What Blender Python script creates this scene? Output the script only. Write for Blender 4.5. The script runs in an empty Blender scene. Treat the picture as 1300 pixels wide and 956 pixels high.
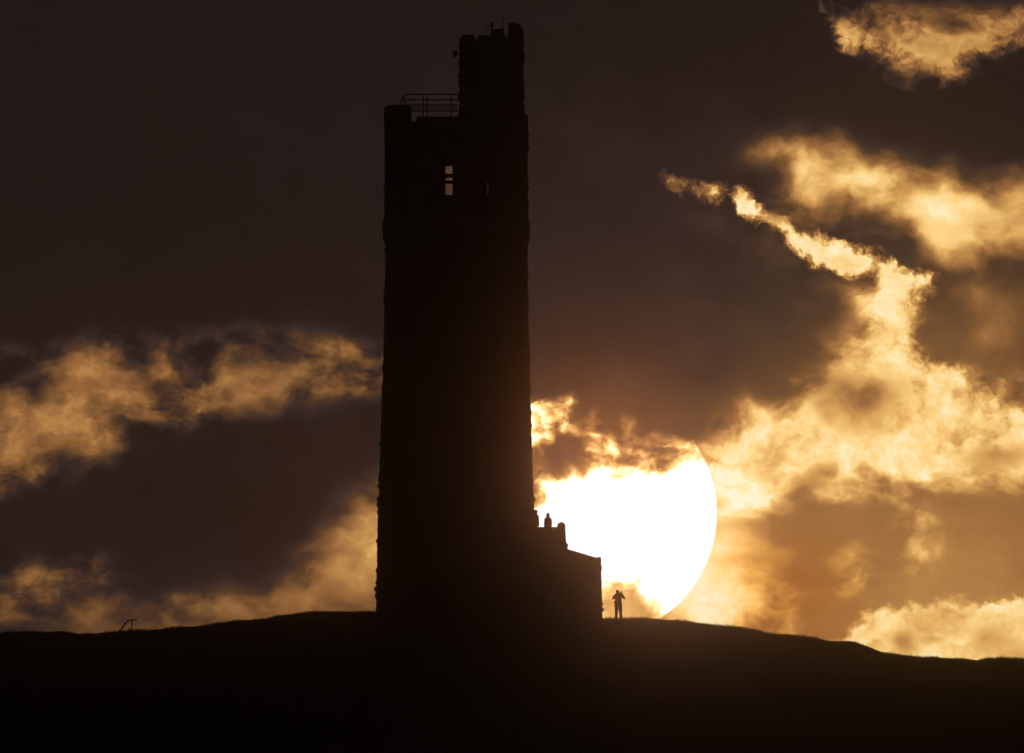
import bpy, bmesh, math, random
import numpy as np
from mathutils import Vector, Matrix

random.seed(7)
rng = np.random.default_rng(11)
SC = bpy.context.scene
COL = SC.collection

# ------------------------------------------------------------------ camera
# The sun's disc is 318 px wide in the photograph and 0.53 degrees wide in the
# sky, so the lens is a ~950 mm one and the 33 m tower stands ~1.5 km away.
DIST, CAM_Z, FPX = 1500.0, -60.0, 34320.0
PITCH = math.radians(2.796)
cam_data = bpy.data.cameras.new('camera')
cam = bpy.data.objects.new('camera', cam_data)
COL.objects.link(cam)
cam.location = (0, -DIST, CAM_Z)
cam.rotation_euler = (math.pi / 2 + PITCH, 0, 0)
cam_data.sensor_width = 36.0
cam_data.lens = 36.0 * FPX / 1300.0
cam_data.clip_start = 1.0
cam_data.clip_end = 40000.0
SC.camera = cam

def at(px, py, y=0.0):
    """photo pixel -> (x, z) in metres on the upright plane at depth y"""
    ce, se = math.cos(PITCH), math.sin(PITCH)
    a, b = (px - 650.0) / FPX, (478.0 - py) / FPX
    dy, dz = ce - b * se, se + b * ce
    t = (y + DIST) / dy
    return a * t, CAM_Z + dz * t

MPP = DIST / FPX                       # metres per photo pixel at the tower

# ------------------------------------------------------------------ render / view
SC.render.engine = 'CYCLES'
SC.cycles.use_denoising = True
try:
    SC.cycles.denoiser = 'OPENIMAGEDENOISE'
except Exception:
    pass
try:
    SC.cycles.denoising_input_passes = 'RGB'
except Exception:
    pass
SC.cycles.max_bounces = 4
SC.cycles.diffuse_bounces = 2
SC.cycles.volume_bounces = 0
SC.view_settings.view_transform = 'Standard'
SC.view_settings.look = 'None'
SC.view_settings.exposure = 0.0
SC.view_settings.gamma = 1.0
SC.view_settings.use_curve_mapping = False

# ------------------------------------------------------------------ sun lamp
SUN_AZ = (751 - 650) / FPX                       # to the right of north (+y)
SUN_EL = PITCH - (652 - 478) / FPX
SUN_STRENGTH = 2.0e-4   # exposed for the sun's own disc: its light barely registers
sl = bpy.data.lights.new('sun', 'SUN')
sl.energy = SUN_STRENGTH
sl.angle = math.radians(0.53)
sl.color = (1.0, 0.30, 0.05)
so = bpy.data.objects.new('sun', sl)
COL.objects.link(so)
sun_dir = Vector((math.sin(SUN_AZ) * math.cos(SUN_EL), math.cos(SUN_AZ) * math.cos(SUN_EL), math.sin(SUN_EL)))
so.rotation_euler = sun_dir.to_track_quat('Z', 'Y').to_euler()
so.location = (60, 300, 120)

# ------------------------------------------------------------------ sky
world = bpy.data.worlds.new('World')
SC.world = world
world.use_nodes = True
try:
    world.cycles.sampling_method = 'NONE'
except Exception:
    pass
WT = world.node_tree
WT.nodes.clear()
WN, WL = WT.nodes, WT.links

def _in(node, i, v):
    if v is None:
        return
    if isinstance(v, (int, float)):
        node.inputs[i].default_value = v
    elif isinstance(v, (tuple, list)):
        node.inputs[i].default_value = v
    else:
        WL.new(v, node.inputs[i])

def M(op, a, b=None, c=None, clamp=False):
    n = WN.new('ShaderNodeMath'); n.operation = op; n.use_clamp = clamp
    _in(n, 0, a); _in(n, 1, b); _in(n, 2, c)
    return n.outputs[0]

def VM(op, a, b=None, c=None, scale=None):
    n = WN.new('ShaderNodeVectorMath'); n.operation = op
    _in(n, 0, a); _in(n, 1, b); _in(n, 2, c)
    if scale is not None:
        _in(n, 3, scale)
    return n.outputs['Value'] if op in ('LENGTH', 'DISTANCE', 'DOT_PRODUCT') else n.outputs[0]

def noise(vec, scale, detail, rough, w=0.0, col=False, lac=2.0):
    n = WN.new('ShaderNodeTexNoise'); n.noise_dimensions = '3D'
    _in(n, 'Vector', VM('ADD', vec, (0, 0, w)) if w else vec)
    n.inputs['Scale'].default_value = scale
    n.inputs['Detail'].default_value = detail
    n.inputs['Roughness'].default_value = rough
    n.inputs['Lacunarity'].default_value = lac
    return n.outputs['Color'] if col else n.outputs[0]

def sstep(lo, hi, x):
    n = WN.new('ShaderNodeMapRange'); n.interpolation_type = 'SMOOTHSTEP'; n.clamp = True
    _in(n, 0, x); n.inputs[1].default_value = lo; n.inputs[2].default_value = hi
    n.inputs[3].default_value = 0.0; n.inputs[4].default_value = 1.0
    return n.outputs[0]

def lerp(a, b, t):
    n = WN.new('ShaderNodeMix'); n.data_type = 'FLOAT'; n.clamp_factor = True
    _in(n, 0, t); _in(n, 2, a); _in(n, 3, b)
    return n.outputs[0]

# sky coordinates: azimuth and elevation, one unit = 1/6 degree
_tc = WN.new('ShaderNodeTexCoord').outputs['Generated']
_sep = WN.new('ShaderNodeSeparateXYZ'); WL.new(_tc, _sep.inputs[0])
_az = M('ARCTAN2', _sep.outputs[0], _sep.outputs[1])
_el = M('ARCSINE', _sep.outputs[2])
_u = M('MULTIPLY_ADD', _az, FPX / 100.0, 6.5)
_v = M('MULTIPLY_ADD', _el, -FPX / 100.0, 4.78 + PITCH * FPX / 100.0)
_cx = WN.new('ShaderNodeCombineXYZ'); WL.new(_u, _cx.inputs[0]); WL.new(_v, _cx.inputs[1])
P0 = _cx.outputs[0]

# the billows' turbulence
w1 = VM('SUBTRACT', noise(P0, 0.8, 3, 0.55, 3.1, col=True), (0.5, 0.5, 0.5))
w2 = VM('SUBTRACT', noise(P0, 3.0, 5, 0.60, 8.7, col=True), (0.5, 0.5, 0.5))
flat = (1, 1, 0)
P_soft = VM('MULTIPLY', VM('ADD', P0, VM('ADD', VM('SCALE', w1, scale=0.60), VM('SCALE', w2, scale=0.10))), flat)
P_crisp = VM('MULTIPLY', VM('ADD', P0, VM('ADD', VM('SCALE', w1, scale=0.35), VM('SCALE', w2, scale=0.34))), flat)
N_big = M('MULTIPLY_ADD', noise(P_soft, 0.75, 4, 0.50, 21.0), 2.0, -1.0)
N_mid = M('MULTIPLY_ADD', noise(VM('MULTIPLY', P_soft, (0.80, 1.15, 1.0)), 1.7, 8, 0.56, 33.0), 2.2, -1.1)
N_det = M('MULTIPLY_ADD', noise(P_crisp, 2.2, 10, 0.63, 40.0), 2.0, -1.0)
N_fine = M('MULTIPLY_ADD', noise(P_crisp, 5.5, 7, 0.62, 55.0), 2.0, -1.0)

def blob(acc, P, x, y, rx, ry, amp, ang=0.0):
    m = WN.new('ShaderNodeMapping'); m.vector_type = 'TEXTURE'
    WL.new(P, m.inputs[0])
    m.inputs[1].default_value = (x, y, 0)
    m.inputs[2].default_value = (0, 0, math.radians(ang))
    m.inputs[3].default_value = (rx, ry, 1)
    g = WN.new('ShaderNodeTexGradient'); g.gradient_type = 'SPHERICAL'
    WL.new(m.outputs[0], g.inputs[0])
    return M('MULTIPLY_ADD', g.outputs[1], amp, acc)

def stroke(acc, P, pts, w, amp):
    n = len(pts) - 1
    for i, ((x0, y0), (x1, y1)) in enumerate(zip(pts, pts[1:])):
        L = math.hypot(x1 - x0, y1 - y0)
        ww = w if isinstance(w, (int, float)) else w[0] + (w[1] - w[0]) * i / max(1, n - 1)
        aa = amp if isinstance(amp, (int, float)) else amp[0] + (amp[1] - amp[0]) * i / max(1, n - 1)
        acc = blob(acc, P, (x0 + x1) / 2, (y0 + y1) / 2, L * 0.62 + ww * 0.55, ww, aa,
                   math.degrees(math.atan2(y1 - y0, x1 - x0)))
    return acc

# -- clear air behind the clouds: glow round the low sun, dark overcast aloft
base = 0.075
for b in [(12.4, 7.9, 6.6, 5.2, 0.64, -8), (7.9, 7.0, 4.4, 2.6, 0.17, 0), (4.8, 8.6, 5.6, 1.9, 0.17, 0),
          (9.0, 3.9, 6.0, 3.4, 0.10, 20), (12.9, 4.0, 2.4, 1.8, 0.12, 0)]:
    base = blob(base, P0, *b)
mod = M('ADD', M('MULTIPLY', N_big, 0.42), M('ADD', M('MULTIPLY', N_mid, 0.26), M('MULTIPLY', N_det, 0.08)))
base = M('MULTIPLY', base, M('MULTIPLY_ADD', mod, lerp(1.0, 0.35, sstep(0.28, 0.50, base)), 1.0))

# how strongly a cloud is lit: by its distance from the sun
sunv = VM('SUBTRACT', P0, (9.8, 5.4, 0))
dsun = VM('LENGTH', VM('MULTIPLY', sunv, (1.0, 1.0, 0)))
lit = lerp(1.03, 0.62, sstep(3.4, 6.4, dsun))
lit = lerp(lit, 0.22, sstep(14.0, 60.0, dsun))

# -- blurred high veils
F0 = 0.0
F0 = stroke(F0, P_soft, [(9.75, 2.15), (10.5, 2.3), (11.3, 2.5), (12.0, 2.7), (12.8, 2.75), (13.6, 2.5)], 0.85, 0.60)
F0 = stroke(F0, P_soft, [(11.4, 2.9), (12.6, 3.0), (13.4, 2.8)], 0.55, 0.36)
F0 = stroke(F0, P_soft, [(9.2, 1.75), (10.2, 1.85)], 0.45, 0.14)
F0 = stroke(F0, P_soft, [(11.2, 0.35), (12.2, 0.15), (13.3, 0.15)], 0.75, 0.60)
F0 = stroke(F0, P_soft, [(-0.5, 7.7), (0.6, 7.5), (1.4, 7.4)], 0.95, 0.34)
F0 = stroke(F0, P_soft, [(1.2, 8.0), (2.4, 7.9), (3.6, 7.8)], 0.75, 0.34)
F0 = stroke(F0, P_soft, [(3.2, 7.9), (4.1, 7.5), (4.7, 7.05), (5.2, 6.4)], 1.05, (0.40, 0.72))
F0 = stroke(F0, P_soft, [(-0.6, 5.2), (0.8, 5.1), (2.0, 4.9), (3.2, 4.75), (4.3, 4.65)], 1.05, 0.44)
F0 = blob(F0, P0, 3.45, 2.38, 0.42, 0.36, 0.16)
F0 = blob(F0, P0, 5.72, 2.3, 0.85, 0.8, 0.36)  # added cloud patch, unseen behind the tower, to brighten the window openings
F0 = stroke(F0, P_soft, [(10.3, 4.0), (10.7, 4.6), (10.9, 5.1)], 0.7, 0.30)
F0 = stroke(F0, P_soft, [(8.4, 7.0), (9.0, 7.4), (9.6, 7.8)], 1.2, 0.75)
F0 = stroke(F0, P_soft, [(8.8, 2.6), (9.6, 3.1), (10.6, 3.5), (11.0, 4.2)], (0.40, 0.8), (0.18, 0.40))
F0 = stroke(F0, P_soft, [(1.0, 8.1), (2.6, 8.0), (4.0, 7.9)], 0.55, 0.36)
F0 = stroke(F0, P_soft, [(11.9, 3.3), (12.4, 3.9), (12.9, 4.6)], 0.7, 0.22)
a0 = sstep(0.02, 0.95, M('MULTIPLY_ADD', M('MULTIPLY', M('ADD', N_big, M('MULTIPLY', N_mid, 1.1)), sstep(0.0, 0.3, F0)), 0.42, F0))
s = lerp(base, M('MULTIPLY', lit, M('MULTIPLY_ADD', N_mid, 0.16, 0.94)), a0)

# -- soft far banks
F = 0.0
F = stroke(F, P_soft, [(9.0, 6.0), (9.5, 5.7), (10.3, 5.6), (11.2, 5.5), (12.0, 5.4), (13.2, 5.5)], 1.0, (1.0, 0.85))
F = stroke(F, P_soft, [(11.25, 3.6), (11.1, 4.3), (10.95, 5.0)], 0.65, 0.66)
F = stroke(F, P_soft, [(-0.6, 5.25), (0.5, 5.15), (1.5, 5.0), (2.4, 4.9), (3.2, 4.85), (4.1, 4.75), (5.2, 4.75)], (1.15, 0.75), (0.50, 0.30))
F = stroke(F, P_soft, [(-0.5, 5.95), (0.4, 5.85), (1.2, 5.6), (1.9, 5.3)], 0.62, 0.50)
F = blob(F, P_soft, 0.3, 5.75, 0.7, 0.4, 0.30)
F = blob(F, P_soft, 2.95, 5.0, 0.8, 0.40, 0.34)
F = stroke(F, P_soft, [(3.9, 7.35), (4.5, 7.05), (4.95, 6.7)], 0.70, 0.45)
F = stroke(F, P_soft, [(-0.4, 7.7), (0.6, 7.45), (1.4, 7.3)], 0.65, 0.36)
F = stroke(F, P_soft, [(1.5, 7.9), (2.6, 7.85), (3.6, 7.8)], 0.5, 0.36)
F = stroke(F, P_soft, [(8.7, 7.4), (9.3, 7.65), (9.9, 7.95)], 0.65, 0.85)
F = stroke(F, P_soft, [(10.6, 7.1), (11.1, 7.4)], 0.50, 0.40)
F = stroke(F, P_soft, [(11.5, 6.5), (11.8, 6.8), (11.7, 7.2)], 0.45, 0.40)
F = stroke(F, P_soft, [(6.6, 5.1), (7.0, 5.3)], 0.45, 0.7)
F = stroke(F, P_soft, [(11.0, 0.4), (11.8, 0.5), (12.8, 0.3)], 0.60, 0.45)
F = stroke(F, P_soft, [(10.6, 2.4), (11.6, 2.65), (12.8, 2.7)], 0.45, 0.35)
# banks beyond the frame go on as irregularly as those in it
frame_far = sstep(7.5, 11.0, VM('LENGTH', VM('MULTIPLY', VM('SUBTRACT', P0, (6.5, 4.5, 0)), (1.0, 1.25, 0))))
N_far = noise(VM('MULTIPLY', P_soft, (0.55, 1.0, 1.0)), 0.32, 4, 0.55, 71.0)
F = M('MULTIPLY_ADD', M('MULTIPLY', sstep(0.52, 0.72, N_far), frame_far), 0.8, F)
q_soft = M('MULTIPLY_ADD', M('MULTIPLY', M('ADD', N_mid, M('MULTIPLY', N_big, 0.25)), sstep(0.0, 0.28, F)), 1.0, F)
a_soft = sstep(0.02, 1.0, q_soft)
l_soft = M('MULTIPLY', lit, M('ADD', M('MULTIPLY_ADD', N_fine, 0.30, 1.0), M('MULTIPLY', N_mid, 0.30)))
s = lerp(s, l_soft, a_soft)

# -- crisp near clouds with sunlit rims; their edges run from sharp to torn and soft
C = 0.0
C = stroke(C, P_crisp, [(8.45, 2.24), (8.85, 2.36), (9.3, 2.48), (9.66, 2.86), (10.2, 3.04), (10.7, 3.26), (11.2, 3.44)], (0.18, 0.32), (0.52, 0.70))
C = stroke(C, P_crisp, [(11.3, 3.5), (11.42, 3.85), (11.38, 4.3), (11.3, 4.8)], (0.40, 0.5), 0.66)
C = stroke(C, P_crisp, [(11.2, 5.0), (11.7, 5.05), (12.1, 5.25), (12.7, 5.4), (13.4, 5.45)], 0.55, 0.55)
C = stroke(C, P_crisp, [(11.8, 4.85), (12.35, 4.70)], 0.28, 0.52)
C = stroke(C, P_crisp, [(11.6, 3.5), (11.85, 3.6)], 0.26, 0.45)
C = stroke(C, P_crisp, [(11.65, 4.4), (11.75, 4.8)], 0.24, 0.42)
C = stroke(C, P_crisp, [(10.4, 0.05), (10.6, 0.3), (11.0, 0.45)], (0.22, 0.3), (0.40, 0.6))
C = stroke(C, P_crisp, [(11.0, 0.40), (11.4, 0.55), (11.95, 0.8)], 0.66, 0.50)
C = stroke(C, P_crisp, [(11.9, 0.78), (12.2, 0.55), (12.6, 0.42), (13.1, 0.3)], (0.55, 0.38), (0.56, 0.45))
C = stroke(C, P_crisp, [(10.5, 8.25), (10.85, 8.15), (11.0, 7.98), (11.2, 7.95)], (0.14, 0.26), 0.8)
C = stroke(C, P_crisp, [(11.1, 8.3), (11.7, 8.15), (12.4, 8.1), (13.4, 8.15)], 0.62, 1.0)
C = stroke(C, P_crisp, [(11.65, 7.93), (12.0, 7.85), (12.5, 7.80), (13.0, 7.88)], 0.34, 0.55)
C = stroke(C, P_crisp, [(9.3, 6.15), (9.8, 6.0), (10.4, 5.85)], 0.45, 0.45)
C = stroke(C, P_crisp, [(2.4, 5.0), (3.1, 4.95)], 0.30, 0.34)
C = stroke(C, P_crisp, [(0.0, 5.8), (0.6, 5.75)], 0.30, 0.36)
q_c = M('MULTIPLY_ADD', M('MULTIPLY', M('ADD', N_det, M('MULTIPLY', N_fine, 0.35)), sstep(0.0, 0.22, C)), 0.92, M('SUBTRACT', C, 0.05))
wid = M('MULTIPLY_ADD', sstep(-0.45, 0.45, N_big), 0.62, 0.40)
a_c = sstep(0.03, 1.0, M('DIVIDE', q_c, wid))
shade = M('ADD', M('MULTIPLY', sstep(0.45, 1.4, q_c), -0.14), M('ADD', M('MULTIPLY', N_fine, 0.24), M('MULTIPLY', N_mid, 0.34)))
l_c = M('MULTIPLY', M('ADD', shade, 1.04), lit)
s = lerp(s, l_c, a_c)

# -- dark bellies in front of them
D = 0.0
D = blob(D, P_soft, 10.9, 5.1, 1.05, 0.55, 0.66)
D = blob(D, P_soft, 12.6, 5.75, 0.7, 0.35, 0.45)
D = stroke(D, P_soft, [(0.4, 6.75), (1.6, 6.25), (2.6, 5.75), (3.4, 5.55), (4.6, 5.5)], 0.70, 0.85)
D = stroke(D, P_soft, [(1.8, 7.0), (3.0, 6.6), (4.2, 6.2)], 0.85, 0.8)
D = stroke(D, P_soft, [(6.6, 4.5), (7.4, 4.6), (8.4, 4.8), (9.2, 4.7), (10.1, 4.1)], 0.72, 0.85)
D = stroke(D, P_soft, [(8.7, 3.1), (9.5, 3.55), (10.4, 3.95)], 0.66, 0.8)
D = stroke(D, P_soft, [(10.3, 3.75), (10.75, 4.1)], 0.45, 0.55)
D = stroke(D, P_soft, [(10.8, 1.4), (11.8, 1.55), (13.2, 1.35)], 0.70, 0.60)
D = stroke(D, P_soft, [(12.55, 0.85), (13.3, 0.75)], 0.40, 0.6)
D = blob(D, P_soft, 12.1, 0.28, 0.5, 0.25, 0.6)
D = stroke(D, P_crisp, [(10.7, 0.75), (11.3, 1.0), (12.2, 1.1)], 0.34, 0.55)
D = stroke(D, P_soft, [(12.1, 1.9), (13.2, 2.1)], 0.5, 0.45)
D = stroke(D, P_soft, [(11.5, 2.35), (11.9, 2.45)], 0.25, 0.35)
D = stroke(D, P_soft, [(12.0, 3.6), (12.3, 4.2)], 0.5, 0.5)
D = stroke(D, P_soft, [(9.6, 2.9), (10.1, 2.75)], 0.3, 0.35)
D = blob(D, P_soft, 11.5, 8.2, 0.42, 0.28, 0.6)
D = stroke(D, P_soft, [(12.35, 8.25), (12.75, 8.0)], 0.32, 0.5)
D = blob(D, P_soft, 12.95, 8.3, 0.4, 0.3, 0.5)
D = stroke(D, P_soft, [(9.9, 6.35), (10.4, 5.95), (10.6, 6.1)], 0.35, 0.36)
q_dark = M('MULTIPLY_ADD', M('MULTIPLY', M('ADD', N_mid, M('MULTIPLY', N_fine, 0.3)), sstep(0.0, 0.28, D)), 0.62, D)
a_dark = sstep(0.05, 0.95, q_dark)
s = lerp(s, M('ADD', M('MULTIPLY_ADD', base, 0.80, 0.012), M('MULTIPLY', N_mid, 0.045)), M('MULTIPLY', a_dark, 0.90))

# -- the sun's disc and the cloud drawn across it
rs = VM('DISTANCE', P0, ((751) / 100.0, 6.52, 0))
disc = M('SUBTRACT', 1.0, sstep(1.580, 1.600, rs))
V = 0.0
V = stroke(V, P_soft, [(6.3, 5.4), (7.2, 5.45), (8.0, 5.45), (8.6, 5.45), (9.1, 5.3)], 1.0, (0.28, 0.56))
V = blob(V, P_soft, 7.45, 5.6, 0.6, 0.5, 0.3)
V = stroke(V, P_soft, [(6.3, 4.4), (7.3, 4.5), (8.3, 4.55), (9.3, 4.6)], 0.70, (0.8, 0.9))
V = stroke(V, P_soft, [(6.4, 4.85), (7.3, 4.9), (8.2, 5.0), (9.2, 5.1)], 0.62, (0.30, 0.85))
V = stroke(V, P_soft, [(6.6, 5.8), (7.0, 5.8), (7.4, 5.7)], 0.65, 0.34)
V = stroke(V, P_soft, [(6.6, 6.25), (7.1, 6.5)], 0.8, 0.36)
V = stroke(V, P_soft, [(7.0, 7.85), (7.8, 7.8), (8.15, 7.8), (8.5, 8.1)], 0.66, 0.70)
q_v = M('MULTIPLY_ADD', M('ADD', M('MULTIPLY', N_mid, 1.0), M('MULTIPLY', N_det, 0.75)), sstep(0.0, 0.35, V), V)
a_v = sstep(0.0, 1.15, q_v)
trans = M('SUBTRACT', 1.0, a_v)
veil_s = blob(M('ADD', M('MULTIPLY', base, 0.74), M('ADD', M('MULTIPLY', N_mid, 0.08), M('MULTIPLY_ADD', N_fine, 0.10, 0.01))), P_soft, 7.9, 7.8, 1.1, 0.8, 0.55)
s = lerp(s, veil_s, a_v)
s = lerp(s, 1.5, M('MULTIPLY', disc, M('POWER', trans, 1.6)))
# light scattered forward by thin cloud close round the disc
halo = M('MULTIPLY', M('SUBTRACT', 1.0, sstep(1.4, 2.6, rs)), M('MULTIPLY', trans, 0.26))
s = M('MULTIPLY_ADD', halo, sstep(4.9, 6.0, _v), s)

ramp = WN.new('ShaderNodeValToRGB')
def lin(c):
    c /= 255.0
    return c / 12.92 if c <= 0.04045 else ((c + 0.055) / 1.055) ** 2.4
stops = [(0.00, (14, 11, 12)), (0.09, (24, 19, 22)), (0.14, (34, 27, 30)), (0.20, (49, 37, 36)), (0.30, (74, 51, 37)),
         (0.45, (116, 79, 46)), (0.60, (155, 106, 61)), (0.75, (197, 145, 80)), (0.88, (231, 181, 105)),
         (1.00, (254, 213, 136)), (1.15, (255, 238, 188)), (1.35, (255, 253, 245)), (1.50, (255, 255, 255))]
els = ramp.color_ramp.elements
while len(els) < len(stops):
    els.new(0.5)
for e, (p, c) in zip(els, stops):
    e.position = p / 1.5
    e.color = (lin(c[0]), lin(c[1]), lin(c[2]), 1)
WL.new(M('DIVIDE', s, 1.5), ramp.inputs[0])
# clear twilight air above the overcast
nish = WN.new('ShaderNodeTexSky')
nish.sky_type = 'NISHITA'
nish.sun_disc = False
nish.sun_elevation = SUN_EL
nish.sun_rotation = SUN_AZ
tint = WN.new('ShaderNodeMix'); tint.data_type = 'RGBA'; tint.blend_type = 'MULTIPLY'
WL.new(blob(0.0, P_soft, 9.9, 7.5, 1.5, 1.1, 1.4), tint.inputs[0]); WL.new(ramp.outputs[0], tint.inputs[6]); tint.inputs[7].default_value = (1.0, 0.82, 0.55, 1)
bg1 = WN.new('ShaderNodeBackground'); WL.new(tint.outputs[2], bg1.inputs[0])
WL.new(M('MULTIPLY_ADD', M('MULTIPLY', disc, trans), 0.35, 1.08), bg1.inputs[1])
bg2 = WN.new('ShaderNodeBackground'); WL.new(nish.outputs[0], bg2.inputs[0]); bg2.inputs[1].default_value = 0.0002
addn = WN.new('ShaderNodeAddShader'); WL.new(bg1.outputs[0], addn.inputs[0]); WL.new(bg2.outputs[0], addn.inputs[1])
outw = WN.new('ShaderNodeOutputWorld'); WL.new(addn.outputs[0], outw.inputs[0])

# ================================================================== materials
def material(name, c1, c2, scale=3.0, rough=0.9, bump=0.0, metal=0.0):
    m = bpy.data.materials.new(name); m.use_nodes = True
    nt = m.node_tree; bs = nt.nodes['Principled BSDF']
    tc = nt.nodes.new('ShaderNodeTexCoord')
    nz = nt.nodes.new('ShaderNodeTexNoise'); nz.inputs['Scale'].default_value = scale
    nz.inputs['Detail'].default_value = 6; nz.inputs['Roughness'].default_value = 0.6
    nt.links.new(tc.outputs['Object'], nz.inputs['Vector'])
    rp = nt.nodes.new('ShaderNodeValToRGB')
    rp.color_ramp.elements[0].position = 0.32; rp.color_ramp.elements[0].color = (*c1, 1)
    rp.color_ramp.elements[1].position = 0.68; rp.color_ramp.elements[1].color = (*c2, 1)
    nt.links.new(nz.outputs[0], rp.inputs[0]); nt.links.new(rp.outputs[0], bs.inputs['Base Color'])
    bs.inputs['Roughness'].default_value = rough
    bs.inputs['Metallic'].default_value = metal
    if bump:
        bp = nt.nodes.new('ShaderNodeBump'); bp.inputs['Strength'].default_value = bump
        bp.inputs['Distance'].default_value = 0.03
        nt.links.new(nz.outputs[0], bp.inputs['Height']); nt.links.new(bp.outputs[0], bs.inputs['Normal'])
    return m

MAT = {
    'stone': material('sooty_sandstone', (0.06, 0.05, 0.04), (0.17, 0.145, 0.115), 1.7, 0.95, 0.5),
    'mortar': material('mortar', (0.06, 0.055, 0.05), (0.12, 0.11, 0.095), 5.0, 0.95, 0.3),
    'dressed': material('dressed_sandstone', (0.09, 0.075, 0.06), (0.19, 0.165, 0.13), 2.5, 0.9, 0.2),
    'slate': material('stone_slate', (0.07, 0.07, 0.07), (0.15, 0.14, 0.13), 3.0, 0.8, 0.3),
    'grass_ground': material('rough_turf', (0.035, 0.045, 0.018), (0.09, 0.085, 0.04), 0.8, 1.0, 0.6),
    'grass': material('grass_blades', (0.04, 0.055, 0.02), (0.12, 0.11, 0.05), 0.7, 0.9),
    'metal': material('weathered_steel', (0.08, 0.08, 0.08), (0.18, 0.17, 0.16), 8.0, 0.55, 0.0, 0.6),
    'dark_metal': material('black_painted_steel', (0.02, 0.02, 0.02), (0.05, 0.05, 0.05), 8.0, 0.5, 0.0, 0.3),
    'housing': material('grey_plastic', (0.25, 0.25, 0.25), (0.35, 0.35, 0.35), 8.0, 0.5),
    'wood': material('weathered_timber', (0.08, 0.06, 0.04), (0.17, 0.13, 0.09), 12.0, 0.9, 0.3),
    'skin': material('skin', (0.36, 0.22, 0.16), (0.44, 0.28, 0.21), 30.0, 0.6),
    'hair': material('dark_hair', (0.02, 0.015, 0.01), (0.05, 0.035, 0.025), 60.0, 0.6),
    'coat_navy': material('navy_coat', (0.02, 0.025, 0.04), (0.04, 0.045, 0.07), 25.0, 0.9),
    'coat_green': material('dark_green_coat', (0.025, 0.035, 0.025), (0.05, 0.06, 0.045), 25.0, 0.9),
    'coat_grey': material('grey_coat', (0.06, 0.06, 0.065), (0.11, 0.11, 0.115), 25.0, 0.9),
    'trousers': material('dark_trousers', (0.02, 0.022, 0.03), (0.045, 0.048, 0.06), 25.0, 0.9),
    'shoe': material('dark_leather', (0.015, 0.012, 0.01), (0.04, 0.03, 0.02), 25.0, 0.5),
    'phone': material('phone_case', (0.012, 0.012, 0.012), (0.03, 0.03, 0.03), 25.0, 0.3),
}

# ================================================================== helpers
def mesh_obj(name, verts, faces, mat, parent=None, smooth=False):
    me = bpy.data.meshes.new(name)
    me.from_pydata([tuple(v) for v in verts], [], [tuple(f) for f in faces])
    me.materials.append(MAT[mat])
    if smooth:
        me.polygons.foreach_set('use_smooth', [True] * len(me.polygons))
    me.update()
    o = bpy.data.objects.new(name, me)
    COL.objects.link(o)
    o.parent = parent
    return o

def empty(name, loc=(0, 0, 0)):
    o = bpy.data.objects.new(name, None)
    o.empty_display_size = 0.5
    o.location = loc
    COL.objects.link(o)
    return o

def tag(o, label=None, cat=None, group=None, kind=None):
    if label: o['label'] = label
    if cat: o['category'] = cat
    if group: o['group'] = group
    if kind: o['kind'] = kind
    return o

class MB:
    """collects shapes; build() links them as one mesh object"""
    def __init__(self): self.v, self.f = [], []
    def add(self, verts, faces):
        k = len(self.v); self.v += [tuple(p) for p in verts]; self.f += [tuple(i + k for i in f) for f in faces]
        return self
    def box(self, x0, x1, y0, y1, z0, z1):
        return self.add([(x0, y0, z0), (x1, y0, z0), (x1, y1, z0), (x0, y1, z0), (x0, y0, z1), (x1, y0, z1), (x1, y1, z1), (x0, y1, z1)],
                        [(3, 2, 1, 0), (4, 5, 6, 7), (0, 1, 5, 4), (1, 2, 6, 5), (2, 3, 7, 6), (3, 0, 4, 7)])
    def prism(self, outline, y0, y1):
        """(x, z) outline, anticlockwise seen from -y, extruded from y0 to y1"""
        n = len(outline)
        return self.add([(x, y0, z) for x, z in outline] + [(x, y1, z) for x, z in outline],
                        [tuple(range(n)), tuple(range(2 * n - 1, n - 1, -1))] +
                        [((i + 1) % n, i, n + i, n + (i + 1) % n) for i in range(n)])
    def loft(self, rings):
        """stacked rings of equal length, capped"""
        n = len(rings[0]); V = [p for r in rings for p in r]; F = []
        for k in range(len(rings) - 1):
            for i in range(n):
                j = (i + 1) % n
                F.append((k * n + i, k * n + j, (k + 1) * n + j, (k + 1) * n + i))
        F.append(tuple(range(n - 1, -1, -1))); F.append(tuple(range((len(rings) - 1) * n, len(rings) * n)))
        return self.add(V, F)
    def tube(self, pts, r, n=8):
        pts = [Vector(p) for p in pts]; rings = []
        for i, p in enumerate(pts):
            t = (pts[min(i + 1, len(pts) - 1)] - pts[max(i - 1, 0)]).normalized()
            a = t.cross(Vector((0, 1, 0)) if abs(t.y) < 0.9 else Vector((1, 0, 0))).normalized(); b = t.cross(a)
            rr = r[i] if isinstance(r, (list, tuple)) else r
            rings.append([p + (a * math.cos(q) + b * math.sin(q)) * rr for q in [2 * math.pi * k / n for k in range(n)]])
        return self.loft(rings)
    def build(self, name, mat, parent=None, smooth=False):
        return mesh_obj(name, self.v, self.f, mat, parent, smooth)

def square(cx, cy, hw, z, hy=None):
    hy = hw if hy is None else hy
    return [(cx - hw, cy - hy, z), (cx + hw, cy - hy, z), (cx + hw, cy + hy, z), (cx - hw, cy + hy, z)]

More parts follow.
